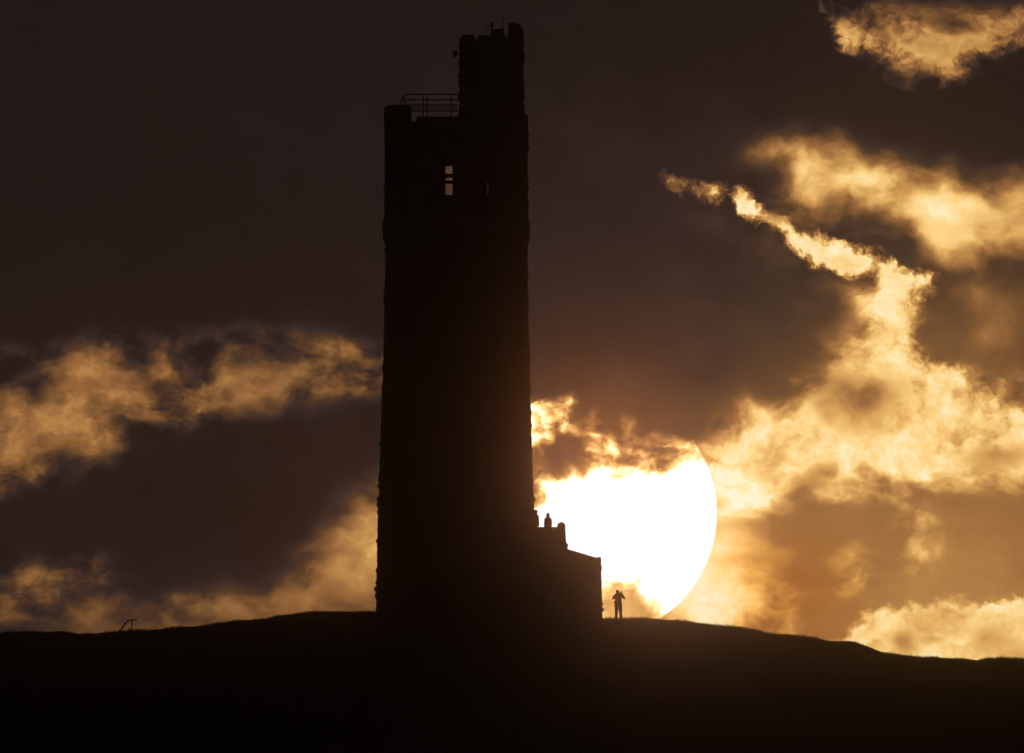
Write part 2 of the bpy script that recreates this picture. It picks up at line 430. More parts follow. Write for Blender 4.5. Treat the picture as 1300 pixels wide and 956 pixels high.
# ================================================================== ground
SKY_PTS = [(-400, 818), (-200, 811), (0, 806.5), (40, 806), (75, 805), (100, 806), (130, 805.5), (150, 804.5), (175, 803.5), (195, 802.5), (240, 798.5),
           (300, 791.5), (360, 784), (395, 779), (425, 777), (480, 778.5), (620, 783), (765, 787.5), (830, 788.5), (860, 789.5), (880, 793),
           (940, 800.5), (975, 806.5), (1010, 808.5), (1050, 815.5), (1085, 817), (1100, 822), (1120, 829), (1150, 833.5), (1165, 834.5),
           (1200, 837), (1240, 840.5), (1255, 838.5), (1300, 839), (1420, 846), (1600, 868)]
Y_CREST = -6.5
_sx = np.array([at(p, q, Y_CREST)[0] for p, q in SKY_PTS]); _sz = np.array([at(p, q, Y_CREST)[1] for p, q in SKY_PTS])
_sx = np.concatenate(([-9500, -900, -420, -180, -90], _sx, [75, 140, 320, 800, 9500]))
_sz = np.concatenate(([-82, -80, -46, -15, -5.2], _sz, [-6.5, -15, -44, -80, -84]))

def vnoise(x, y, seed=0):
    """smooth value noise, numpy"""
    xi, yi = np.floor(x), np.floor(y); fx, fy = x - xi, y - yi
    def h(a, b):
        t = np.sin(a * 127.1 + b * 311.7 + seed * 74.7) * 43758.5453
        return t - np.floor(t)
    ux, uy = fx * fx * (3 - 2 * fx), fy * fy * (3 - 2 * fy)
    return (h(xi, yi) * (1 - ux) + h(xi + 1, yi) * ux) * (1 - uy) + (h(xi, yi + 1) * (1 - ux) + h(xi + 1, yi + 1) * ux) * uy - 0.5

def ground_z(x, y):
    x = np.asarray(x, float); y = np.asarray(y, float)
    S = np.interp(x, _sx, _sz)
    df = np.clip(Y_CREST - y, 0, None); db = np.clip(y - 45, 0, None)
    front = np.where(df < 3, 0.06 * df * df, 0.54 + 0.36 * (df - 3)); front = np.where(df > 60, 21.06 + 0.25 * (df - 60), front)
    back = 0.16 * db
    z = S - np.minimum(front, 90) - np.minimum(back, 90)
    d_cam = np.hypot(x, y + DIST)
    valley = -61.7 - 9.0 * np.clip((d_cam - 30) / 400, 0, 1) + 3.0 * vnoise(x / 170, y / 170, 3) * np.clip((d_cam - 60) / 300, 0, 1)
    z = np.maximum(z, valley)
    near = np.exp(-np.maximum(np.abs(x) - 45, 0) / 30) * np.exp(-np.maximum(np.abs(y + 10) - 45, 0) / 30)
    rough = 0.5 + 0.5 * np.clip((np.abs(x - 2) - 9) / 8, 0, 1)
    z = z + near * rough * (0.14 * vnoise(x / 1.1, y / 1.1, 5) + 0.16 * vnoise(x / 3.3, y / 3.3, 6) * (np.abs(x - 1) > 8) + 0.09 * vnoise(x / 0.45, y / 0.45, 7))
    return z

def axis(fine0, fine1, step, lo, hi, grow=1.22):
    a = list(np.arange(fine0, fine1 + 1e-6, step)); s_ = step; p = fine1
    while p < hi:
        s_ *= grow; p += s_; a.append(min(p, hi))
    s_ = step; p = fine0; b = []
    while p > lo:
        s_ *= grow; p -= s_; b.append(max(p, lo))
    return np.array(b[::-1] + a)

gx = axis(-36, 36, 0.22, -9000, 9000); gy = axis(-34, 8, 0.28, -6000, 9000)
GX, GY = np.meshgrid(gx, gy)
GZ = ground_z(GX, GY)
gv = np.stack([GX.ravel(), GY.ravel(), GZ.ravel()], 1)
nx, ny = len(gx), len(gy)
idx = np.arange(nx * ny).reshape(ny, nx)
gf = np.stack([idx[:-1, :-1].ravel(), idx[:-1, 1:].ravel(), idx[1:, 1:].ravel(), idx[1:, :-1].ravel()], 1)
ground = mesh_obj('ground', gv.tolist(), gf.tolist(), 'grass_ground', smooth=True)
tag(ground, kind='structure')

# ================================================================== grass on the brow
def grass_field(n, xr, yr, hmin, hmax, wdt, keep=None):
    x = rng.uniform(*xr, n); y = rng.uniform(*yr, n)
    if keep is not None:
        k = keep(x, y); x, y = x[k], y[k]
    n = len(x)
    z = ground_z(x, y) - 0.02
    clump = 0.45 + 1.1 * np.clip(vnoise(x / 0.8, y / 0.8, 9) + 0.5, 0, 1) * (0.5 + np.clip(vnoise(x / 3.1, y / 3.1, 10) + 0.5, 0, 1))
    h = rng.uniform(hmin, hmax, n) * clump
    th = rng.uniform(0, 2 * np.pi, n); le = rng.uniform(0.1, 0.6, n) * h
    w = wdt * rng.uniform(0.6, 1.3, n)
    c, s_ = np.cos(th), np.sin(th)
    ph = rng.uniform(0, 2 * np.pi, n); bx, by = np.cos(ph) * w, np.sin(ph) * w
    V = np.empty((n, 5, 3))
    V[:, 0] = np.stack([x - bx, y - by, z], 1); V[:, 1] = np.stack([x + bx, y + by, z], 1)
    mx, my, mz = x + c * le * 0.35, y + s_ * le * 0.35, z + h * 0.6
    V[:, 2] = np.stack([mx + bx * 0.7, my + by * 0.7, mz], 1); V[:, 3] = np.stack([mx - bx * 0.7, my - by * 0.7, mz], 1)
    V[:, 4] = np.stack([x + c * le, y + s_ * le, z + h], 1)
    return V

TX = at(579.2, 780, 0)[0]
def off_buildings(x, y):
    return ~((x > TX - 4.7) & (x < at(768, 780)[0]) & (y > -4.7) & (y < 9))
parts = [grass_field(70000, (-34, 34), (-9.5, -4.5), 0.07, 0.20, 0.016, off_buildings),
         grass_field(90000, (-34, 34), (-31, -9.5), 0.06, 0.20, 0.012),
         grass_field(16000, (-34, 34), (-4.5, 8), 0.04, 0.09, 0.008, off_buildings)]
GV = np.concatenate(parts); k = np.arange(len(GV))[:, None] * 5
quads = (k + np.array([[0, 1, 2, 3]])); tris = (k + np.array([[3, 2, 4]]))
me = bpy.data.meshes.new('grass')
nq = len(quads)
me.vertices.add(len(GV) * 5); me.vertices.foreach_set('co', GV.reshape(-1))
me.loops.add(nq * 7); me.polygons.add(nq * 2)
loops = np.concatenate([quads.reshape(-1), tris.reshape(-1)])
me.loops.foreach_set('vertex_index', loops)
starts = np.concatenate([np.arange(nq) * 4, nq * 4 + np.arange(nq) * 3]); tots = np.concatenate([np.full(nq, 4), np.full(nq, 3)])
me.polygons.foreach_set('loop_start', starts)
me.update(calc_edges=True); me.validate()
me.materials.append(MAT['grass'])
grass = bpy.data.objects.new('grass', me); COL.objects.link(grass)
tag(grass, 'rough short grass covering the brow of the dark hill', 'grass', kind='stuff')

# ================================================================== the tower
CY = 0.0
HTOP = 90 * MPP
YF = CY - HTOP
def rowz(py, y=YF): return at(650, py, y)[1]
def colx(px, y=YF): return at(px, 478, y)[0]

batter = [(302, 88.4), (420, 90.2), (500, 92.4), (560, 94.4), (665, 98.2), (775, 100.4), (830, 101.6)]
_bz = np.array([rowz(r) for r, _ in batter])[::-1]; _bh = np.array([h * MPP for _, h in batter])[::-1]
Z_BAND0, Z_BAND1 = rowz(302), rowz(274)
Z_PAR = rowz(154.6)
Z_BASE = -1.6
def half(z):
    return HTOP if z > (Z_BAND0 + Z_BAND1) / 2 else float(np.interp(z, _bz, _bh))

tower = empty('stone_tower', (TX, CY, 0.0))
tag(tower, 'tall tapering square stone tower with corner turret on the hilltop', 'tower')
def local(o, parent=None):
    """parts are modelled in world space; keep them there under the tower's empty"""
    o.parent = parent or tower
    p = parent or tower
    o.matrix_parent_inverse = p.matrix_world.inverted() if p is not tower else Matrix.Translation(tower.location).inverted()
    return o
def part(mb, name, mat, parent=None, smooth=False):
    o = mb.build(name, mat, None, smooth)
    if parent is None:
        return local(o)
    o.parent = parent
    return o

# shaft
m = MB(); zs = np.linspace(Z_BASE, Z_BAND0 + 0.01, 40)
m.loft([square(TX, CY, half(z) - 0.03, z) for z in zs])
shaft = part(m, 'shaft', 'mortar')

# string course
prof = [(303, -0.5), (301, 0.9), (298, 2.2), (294, 3.4), (288, 3.7), (283, 3.4), (280, 2.0), (277, 1.8), (274, -0.5)]
m = MB(); m.loft([square(TX, CY, HTOP + o_ * MPP, rowz(r)) for r, o_ in prof])
string_course = part(m, 'string_course', 'dressed')

# viewing chamber: four walls, two of them with openings through which the sky shows
TH = 0.75
def holes_px(y, rects):
    return [(colx(a, y), colx(b, y), rowz(d, y), rowz(c, y)) for a, b, c, d in rects]
FRONT = holes_px(YF, [(565.6, 575.2, 205.5, 247.5), (611.0, 619.6, 229.0, 246.8)])
BACK = holes_px(CY + HTOP, [(562.5, 574.4, 211.0, 256.0), (618.7, 628.0, 230.0, 256.0)])
def pierced(y0, y1, x0, x1, z0, z1, holes):
    m = MB()
    xs = sorted({x0, x1, *[h[0] for h in holes], *[h[1] for h in holes]}); zz = sorted({z0, z1, *[h[2] for h in holes], *[h[3] for h in holes]})
    solid = lambda i, j: 0 <= i < len(xs) - 1 and 0 <= j < len(zz) - 1 and not any(
        h[0] - 1e-6 <= xs[i] < h[1] - 1e-6 and h[2] - 1e-6 <= zz[j] < h[3] - 1e-6 for h in holes)
    for i in range(len(xs) - 1):
        for j in range(len(zz) - 1):
            if not solid(i, j): continue
            a, b, c, d = xs[i], xs[i + 1], zz[j], zz[j + 1]
            m.add([(a, y0, c), (b, y0, c), (b, y0, d), (a, y0, d)], [(0, 1, 2, 3)])
            m.add([(a, y1, c), (b, y1, c), (b, y1, d), (a, y1, d)], [(3, 2, 1, 0)])
            if not solid(i - 1, j): m.add([(a, y0, c), (a, y0, d), (a, y1, d), (a, y1, c)], [(0, 1, 2, 3)])
            if not solid(i + 1, j): m.add([(b, y0, c), (b, y0, d), (b, y1, d), (b, y1, c)], [(3, 2, 1, 0)])
            if not solid(i, j - 1): m.add([(a, y0, c), (b, y0, c), (b, y1, c), (a, y1, c)], [(3, 2, 1, 0)])
            if not solid(i, j + 1): m.add([(a, y0, d), (b, y0, d), (b, y1, d), (a, y1, d)], [(0, 1, 2, 3)])
    return m
zc0, zc1 = rowz(290), Z_PAR
xin0, xin1 = TX - HTOP + 0.03, TX + HTOP - 0.03
part(pierced(CY - HTOP + 0.03, CY - HTOP + TH, xin0, xin1, zc0, zc1, FRONT), 'chamber_wall', 'mortar')
part(pierced(CY + HTOP - TH, CY + HTOP - 0.03, xin0, xin1, zc0, zc1, BACK), 'chamber_wall', 'mortar')
for sx in (-1, 1):
    xa, xb = (xin0, xin0 + TH) if sx < 0 else (xin1 - TH, xin1)
    part(MB().box(xa, xb, CY - HTOP + TH + 0.002, CY + HTOP - TH - 0.002, zc0, zc1), 'chamber_wall', 'mortar')
part(MB().box(TX - HTOP + TH, TX + HTOP - TH, CY - HTOP + TH, CY + HTOP - TH, rowz(183), rowz(174)), 'roof_deck', 'slate')

def window(holes, y, sgn, transoms=()):
    for k_, (a, b, c, d) in enumerate(holes):
        m = MB(); w_ = 0.16; ya, yb = sorted((y + sgn * 0.07, y - sgn * 0.30))
        m.box(a - w_, a + 0.004, ya, yb, c - 0.002, d); m.box(b - 0.004, b + w_, ya, yb, c - 0.002, d)
        m.box(a - w_ - 0.05, b + w_ + 0.05, ya - 0.02, yb, d, d + 0.22)
        m.box(a - w_ - 0.05, b + w_ + 0.05, ya - 0.03, yb, c - 0.16, c - 0.002)
        o = part(m, 'window', 'dressed')
        if k_ == 0:
            for r0, r1 in transoms:
                part(MB().box(a + 0.005, b - 0.005, y - sgn * 0.28, y - sgn * 0.12, rowz(r1, y), rowz(r0, y)), 'transom', 'dressed', o)
window(FRONT, YF, -1)
window(BACK, CY + HTOP, 1, [(220.6, 226.2), (229.4, 233.6)])

# rock-faced courses
def courses(m, hwf, z0, z1, skip, cx, cy, hyf=None, faces=(0, 1, 2, 3), h=0.34):
    R = random.random; z = z0
    row = 0
    while z < z1 - 0.05:
        hh = min(h * (0.85 + 0.3 * R()), z1 - z)
        if z1 - (z + hh) < 0.1: hh = z1 - z
        for fc in faces:
            W = hwf(z + hh / 2); Dp = W if hyf is None else hyf(z + hh / 2)
            span, off = (W, Dp) if fc in (0, 2) else (Dp, W)
            u = -span; first = True
            while u < span - 1e-4:
                L = (0.62 if (row + fc) % 2 else 0.36) if first else 0.42 + 0.5 * R()
                first = False
                u1 = min(u + L, span)
                if span - u1 < 0.25: u1 = span
                g = 0.012
                if not any(fc == s_[0] and u1 > s_[1] and u < s_[2] and z + hh > s_[3] and z < s_[4] for s_ in skip):
                    corner = u <= -span + 1e-4 or u1 >= span - 1e-4
                    pr = (0.02 + 0.05 * R()) if not corner else (0.01 + 0.14 * R() ** 2.0)
                    ch = min(0.03, (u1 - u) * 0.2)
                    pts = []
                    for (uu, zz_) in ((u + g, z + g), (u1 - g, z + g), (u1 - g, z + hh - g), (u + g, z + hh - g)):
                        pts.append((uu, -0.04, zz_))
                    for (uu, zz_) in ((u + g + ch, z + g + ch), (u1 - g - ch, z + g + ch), (u1 - g - ch, z + hh - g - ch), (u + g + ch, z + hh - g - ch)):
                        pts.append((uu, pr * (0.55 + 0.6 * R()), zz_))
                    pts.append(((u + u1) / 2 + (R() - .5) * 0.1, pr * (0.9 + 0.5 * R()), z + hh / 2 + (R() - .5) * 0.06))
                    out = []
                    for uu, dd, zz_ in pts:
                        o_ = off + dd
                        out.append({0: (cx + uu, cy - o_, zz_), 1: (cx + o_, cy + uu, zz_), 2: (cx - uu, cy + o_, zz_), 3: (cx - o_, cy - uu, zz_)}[fc])
                    m.add(out, [(0, 1, 5, 4), (1, 2, 6, 5), (2, 3, 7, 6), (3, 0, 4, 7), (4, 5, 8), (5, 6, 8), (6, 7, 8), (7, 4, 8)])
                u = u1
        z += hh; row += 1
    return m
m = MB()
courses(m, half, -1.3, Z_BAND0 - 0.02, [], TX, CY)
part(m, 'shaft_stones', 'stone').__setitem__('kind', 'stuff')
skip = [(0, a - TX - 0.2, b - TX + 0.2, c - 0.17, d + 0.22) for a, b, c, d in FRONT] + [(2, TX - b - 0.2, TX - a + 0.2, c - 0.17, d + 0.22) for a, b, c, d in BACK]
m = MB()
courses(m, lambda z: HTOP - 0.03, Z_BAND1 + 0.02, Z_PAR, skip, TX, CY)
part(m, 'chamber_stones', 'stone').__setitem__('kind', 'stuff')

# battlements: an L of dressed stone on each free corner
def arc_outline(x0, x1, z0, z1, r_left=0.0, r_right=0.0):
    pts = [(x0, z0), (x1, z0)]
    if r_right:
        pts += [(x1 - r_right + r_right * math.cos(t), z1 - r_right + r_right * math.sin(t)) for t in np.linspace(0, math.pi / 2, 6)]
    else: pts += [(x1, z1)]
    if r_left:
        pts += [(x0 + r_left - r_left * math.sin(t), z1 - r_left + r_left * math.cos(t)) for t in np.linspace(0, math.pi / 2, 6)]
    else: pts += [(x0, z1)]
    return pts
zp0 = Z_PAR + 0.002
mx0, mx1 = colx(487.3), colx(521.8)
PT = 0.55
part(MB().prism(arc_outline(mx0, mx1, zp0, rowz(133), 0.32), YF + 0.01, YF + PT), 'merlon', 'dressed')
part(MB().prism(arc_outline(mx0, mx0 + PT, zp0, rowz(133.6), 0.30), YF + PT + 0.003, YF + 1.6), 'merlon', 'dressed')
yb = CY + HTOP
part(MB().prism(arc_outline(mx0, mx1, zp0, rowz(133), 0.32), yb - PT, yb - 0.01), 'merlon', 'dressed')
xr1 = 2 * TX - mx0
part(MB().prism(arc_outline(2 * TX - mx1, xr1, zp0, rowz(133), 0.0, 0.32), yb - PT, yb - 0.01), 'merlon', 'dressed')
part(MB().box(colx(527.8), colx(582.5), YF + 0.01, YF + PT, zp0, rowz(149.6)), 'parapet_wall', 'stone')
part(MB().box(colx(529.2), colx(582.5), YF - 0.02, YF + PT + 0.02, rowz(149.6) + 0.002, rowz(147.8)), 'coping', 'dressed')
part(MB().box(mx1 + 0.3, 2 * TX - mx1 - 0.3, yb - PT - 0.02, yb + 0.02, zp0, zp0 + 0.10), 'coping', 'dressed')
# the narrow notch beside the merlon is cut below the coping: low stones either side
part(MB().box(xin0 + 0.02, xin0 + PT, CY - 1.6, CY + 1.6, zp0, zp0 + 0.10), 'coping', 'dressed')

# stair turret on the right-hand front corner
TUX0, TUX1 = colx(583.2), colx(664.8)
TUC, TUH = (TUX0 + TUX1) / 2, (TUX1 - TUX0) / 2
TUY = YF + 0.06 + TUH
Z_T0, Z_T1 = rowz(150), rowz(50)
m = MB(); m.loft([square(TUC, TUY, TUH - 0.05, z) for z in (rowz(176), Z_T1)])
turret = part(m, 'turret', 'mortar')
m = MB(); courses(m, lambda z: TUH - 0.06, Z_T0, Z_T1 - 0.01, [], TUC, TUY, h=0.30)
o = part(m, 'turret_stones', 'stone', turret); o['kind'] = 'stuff'
ty0, ty1 = TUY - TUH + 0.01, TUY + TUH - 0.01
zt = Z_T1 + 0.002
tm = 0.5
def tmerlon(outline, y0, y1): part(MB().prism(outline, y0, y1), 'merlon', 'dressed', turret)
for (ya, yb_) in ((ty0, ty0 + tm), (ty1 - tm, ty1)):
    tmerlon(arc_outline(colx(583.4), colx(602.6), zt, rowz(44.2), 0.30), ya, yb_)
    tmerlon(arc_outline(colx(606.8), colx(622.0), zt, rowz(44.5)), ya, yb_)
    x_, y_ = colx(644.8), None
    tmerlon([(colx(643.6), zt), (colx(664.9), zt), (colx(664.9), rowz(41)), (colx(662.5), rowz(34)), (colx(657.5), rowz(28.6)), (colx(645.6), rowz(28.2)), (colx(645.0), rowz(41))], ya, yb_)
tmerlon(arc_outline(colx(583.4), colx(583.4) + tm, zt, rowz(44.6), 0.28), ty0 + tm + 0.4, ty1 - tm - 0.4)
part(MB().box(colx(603.4), colx(606.2), ty0, ty0 + tm, zt, rowz(48.2)), 'sill', 'dressed', turret)
part(MB().box(colx(622.6), colx(643.2), ty0, ty0 + tm, zt, rowz(45.4)), 'sill', 'dressed', turret)
# stair-head housing on the turret roof
m = MB(); m.prism([(colx(622.6), zt), (colx(640.0), zt), (colx(640.0), rowz(36.8)), (colx(638.8), rowz(35.8)), (colx(623.4), rowz(35.9)), (colx(622.6), rowz(37.2))], ty0 + tm + 0.15, ty1 - tm - 0.15)
housing = part(m, 'stair_head', 'slate', turret)

# viewing-platform railing, one part with its rails, posts and balusters
ry = YF + PT + 0.25
zd = rowz(174)
def R3(px, py): return (colx(px, ry), ry, rowz(py, ry))
m = MB(); m.tube([R3(582.6, 119.6), R3(540, 119.6), R3(517, 119.7), R3(513.5, 120.8), R3(510.6, 124.5), R3(508.6, 131), R3(507.6, 139)], 0.035)
railing = part(m, 'railing', 'metal', None, True)
for py in (126.6, 133.2, 141.2):
    part(MB().tube([R3(582.6, py), R3(510.4 if py > 130 else 511.5, py)], 0.03 if py < 130 else 0.026, 6), 'rail', 'metal', railing)
for px in (513.6, 537.4, 542.2, 572.8):
    p1 = R3(px, 119.8)
    part(MB().tube([(p1[0], ry, zd), p1], 0.03, 6), 'post', 'metal', railing)
bal = None
for k_ in range(30):
    px = 516.0 + k_ * 2.2
    p0, p1 = R3(px, 141.2), R3(px, 133.2)
    if bal is None:
        bal = MB().tube([(0, 0, 0), (0, 0, p1[2] - p0[2])], 0.022, 5).build('baluster', 'metal', railing)
        b_ = bal
    else:
        b_ = bal.copy(); COL.objects.link(b_)
    b_.parent = railing; b_.location = p0
# the railing returns along the left parapet
rx = R3(513.6, 120)[0]
for py in (119.8, 126.6, 141.2):
    zz_ = rowz(py, ry)
    part(MB().tube([(rx, ry, zz_), (rx, CY + 2.2, zz_ - 0.35)], 0.022, 6), 'rail', 'metal', railing)
part(MB().tube([(rx, CY + 2.2, zd), (rx, CY + 2.2, rowz(119.8, ry) - 0.35)], 0.03, 6), 'post', 'metal', railing)

# ------------------------------------------------------------------ terrace and lean-to at its foot
AY0, AY1 = -2.4, 6.9
def A(px, py, y=AY0): return at(px, py, y)
tx0 = TX + half(rowz(690)) - 0.9
zfl = A(650, 689)[1]
zpar = A(650, 669.0)[1]
tx1t, tx1b = A(717.6, 668)[0], A(721.5, 720)[0]
m = MB()
m.loft([[(tx0, AY0, Z_BASE), (tx1b + 0.25, AY0, Z_BASE), (tx1b + 0.25, AY1, Z_BASE), (tx0, AY1, Z_BASE)],
        [(tx0, AY0, zfl), (tx1t + 0.09, AY0, zfl), (tx1t + 0.09, AY1, zfl), (tx0, AY1, zfl)]])
terrace = part(m, 'terrace', 'mortar')
pt = 0.32
xw0 = tx0 - 2.5
part(MB().box(tx0 + 0.5, tx1t - pt - 0.002, AY0, AY0 + pt, zfl + 0.002, zpar), 'parapet_wall', 'stone', terrace)
part(MB().box(tx0 + 0.5, tx1t - pt - 0.002, AY1 - pt, AY1, zfl + 0.002, zpar), 'parapet_wall', 'stone', terrace)
m = MB(); m.prism([(tx1t - pt, zfl + 0.002), (tx1t + 0.06, zfl + 0.002), (tx1t, zpar), (tx1t - pt, zpar)], AY0, AY1)
part(m, 'parapet_wall', 'stone', terrace)
c0, c1 = A(707.3, 668)[0], A(717.9, 668)[0]
cr = (c1 - c0) / 2; cz = zpar + 0.002
m = MB(); m.prism([(c0, cz), (c1, cz)] + [((c0 + c1) / 2 + cr * math.cos(t), cz + 0.05 + (A(650, 662.8)[1] - cz - 0.05) * math.sin(t)) for t in np.linspace(0, math.pi, 9)], AY0 - 0.03, AY1 + 0.03)
part(m, 'coping', 'dressed', terrace)
# lean-to building beyond it
LY0, LY1 = -2.0, 5.6
def LP(px, py): return A(px, py, LY0)
lx1t, lx1b = LP(762.6, 712)[0], LP(764.6, 790)[0]
lx0 = tx1t + 0.02
m = MB(); m.prism([(lx0, Z_BASE), (lx1b, Z_BASE), (lx1t - 0.02, LP(650, 710)[1]), LP(757.5, 709.5), (lx0, LP(650, 698)[1])], LY0, LY1)
leanto = part(m, 'lean_to', 'mortar')
ra, rb = LP(719.4, 696.6), LP(757.6, 707.8)
n_ = Vector((rb[0] - ra[0], rb[1] - ra[1])).normalized()
nrm = Vector((-n_.y, n_.x)) * -0.07
# stone slates in courses down the slope
L_ = math.hypot(rb[0] - ra[0], rb[1] - ra[1]); ncr = 5; nsl = 12
for i in range(ncr):
    for j in range(nsl):
        f0, f1 = i / ncr, (i + 1.12) / ncr
        f1 = min(f1, 1.0)
        ya = LY0 - 0.08 + (LY1 - LY0 + 0.16) * j / nsl + 0.006; yb_ = LY0 - 0.08 + (LY1 - LY0 + 0.16) * (j + 1) / nsl - 0.006
        xa, za = ra[0] + (rb[0] - ra[0]) * f0, ra[1] + (rb[1] - ra[1]) * f0 - 0.02
        xb, zb = ra[0] + (rb[0] - ra[0]) * f1, ra[1] + (rb[1] - ra[1]) * f1 + random.uniform(-0.006, 0.004)
        part(MB().prism([(xa, za - 0.035), (xb, zb - 0.035), (xb, zb), (xa, za)], ya, yb_), 'slate', 'slate', leanto)
e0, e1 = LP(757.7, 712)[0], LP(763.2, 712)[0]
zc_, zt_ = LP(650, 711)[1], LP(650, 707.2)[1]
m = MB(); m.prism([(e0, zc_), (e1, zc_), (e1, zt_ - 0.05), (e1 - 0.05, zt_), (e0 + 0.04, zt_), (e0, zt_ - 0.04)], LY0 - 0.05, LY1 + 0.05)
part(m, 'coping', 'dressed', leanto)
def annex_stones(name, x0, x1f, y0, y1, z0, z1f, par, clip=None):
    cx = (x0 + x1f(0)) / 2; cy = (y0 + y1) / 2; hy = (y1 - y0) / 2
    m = MB()
    courses(m, lambda z: x1f(z) - cx - 0.02, z0, z1f, clip or [], cx, cy, lambda z: hy, faces=(0, 1, 2))
    o = part(m, name, 'stone', par); o['kind'] = 'stuff'
annex_stones('terrace_stones', tx0 - 0.6, lambda z: float(np.interp(z, [Z_BASE, zfl], [tx1b + 0.25, tx1t + 0.07])), AY0, AY1, LP(650, 697)[1], zfl - 0.01, terrace)
cxl = (tx1t - 4.2 + lx1b) / 2
def lean_x(z): return float(np.interp(z, [Z_BASE, LP(650, 710)[1]], [lx1b, lx1t - 0.03]))
annex_stones('lean_to_stones', tx0 - 0.6, lean_x, LY0, LY1, -1.2, LP(650, 711)[1], leanto)

# ================================================================== things on the turret
sc = empty('security_camera', (colx(583.0), ty0 + 1.0, rowz(66)))
sc.scale = (1.3, 1.3, 1.3)
tag(sc, 'small security camera on a bracket sticking out of the turret wall', 'camera')
def sub(root, mb, name, mat, smooth=False):
    o = mb.build(name, mat, root, smooth); return o
sub(sc, MB().tube([(0.05, 0, -0.02), (-0.08, 0, -0.02)], 0.025), 'bracket', 'dark_metal')
sub(sc, MB().loft([[(x_, r_ * math.cos(t), -0.02 + r_ * 0.85 * math.sin(t)) for t in np.linspace(0, 2 * math.pi, 10, endpoint=False)] for x_, r_ in ((-0.28, 0.08), (-0.27, 0.10), (-0.12, 0.11), (-0.07, 0.07))][::-1]), 'camera_body', 'housing')
sub(sc, MB().box(-0.29, -0.06, -0.09, 0.09, 0.075, 0.10), 'sun_shield', 'housing')
sub(sc, MB().tube([(-0.2, -0.02, -0.08), (-0.2, -0.03, -0.17)], [0.07, 0.05], 10), 'lens_dome', 'dark_metal')

wx, wy = colx(624.3), ty0 + 1.6
ws = empty('weather_instrument', (wx, wy, rowz(36.2, wy)))
tag(ws, 'small weather instrument with side arm on the turret roof', 'instrument')
sub(ws, MB().tube([(0, 0, -0.02), (0, 0, 0.20)], 0.03), 'stem', 'dark_metal')
sub(ws, MB().loft([[(r_ * math.cos(t), r_ * math.sin(t), z_) for t in np.linspace(0, 2 * math.pi, 12, endpoint=False)] for z_, r_ in ((0.12, 0.06), (0.16, 0.10), (0.28, 0.11), (0.33, 0.06))]), 'instrument_head', 'housing')
sub(ws, MB().tube([(0.02, 0, 0.11), (-0.30, 0, 0.10)], 0.016, 6), 'arm', 'dark_metal')
sub(ws, MB().loft([[(-0.30 + 0.04 * math.cos(t), 0.04 * math.sin(t), z_) for t in np.linspace(0, 2 * math.pi, 8, endpoint=False)] for z_ in (0.07, 0.13)]), 'wind_cup', 'dark_metal')

ax, ay = colx(638.6), ty0 + 1.4
am = empty('aerial_mast', (ax, ay, rowz(36.2, ay)))
tag(am, 'thin upright aerial mast on the turret roof', 'aerial')
zt_m = rowz(17, ay) - rowz(36.2, ay)
sub(am, MB().box(-0.06, 0.06, -0.06, 0.06, -0.02, 0.02), 'foot_plate', 'dark_metal')
sub(am, MB().tube([(0, 0, 0), (0, 0, zt_m * 0.55), (0, 0, zt_m)], [0.02, 0.016, 0.010], 6), 'mast', 'dark_metal')

# ================================================================== bent handrail on the brow
hy_ = Y_CREST - 0.1
hx = at(167.6, 805, hy_)[0]
hr = empty('handrail', (hx, hy_, float(ground_z(hx, hy_))))
tag(hr, 'bent metal handrail standing alone in the grass on the left brow', 'handrail')
zg = hr.location[2]
def H3(px, py): x_, z_ = at(px, py, hy_); return (x_ - hx, 0, z_ - zg)
sub(hr, MB().tube([H3(149.0, 806.5), H3(153.5, 799.5), H3(158.6, 792.4), H3(161.4, 789.2), H3(163.5, 787.9), H3(168, 787.1), H3(174.4, 786.7)], [0.045, 0.042, 0.04, 0.038, 0.037, 0.036, 0.034]), 'rail', 'metal', True)
sub(hr, MB().tube([(0.01, 0, -0.25), H3(167.3, 795), H3(166.9, 787.4)], 0.033), 'post', 'metal', True)

# ================================================================== people
def sphere_mesh(bm, c, r, mat3=None, seg=14):
    mtx = Matrix.Translation(Vector(c)) @ (mat3.to_4x4() if mat3 else Matrix.Identity(4)) @ Matrix.Diagonal((*([r] * 3 if isinstance(r, (int, float)) else r), 1))
    bmesh.ops.create_uvsphere(bm, u_segments=seg, v_segments=10, radius=1.0, matrix=mtx)

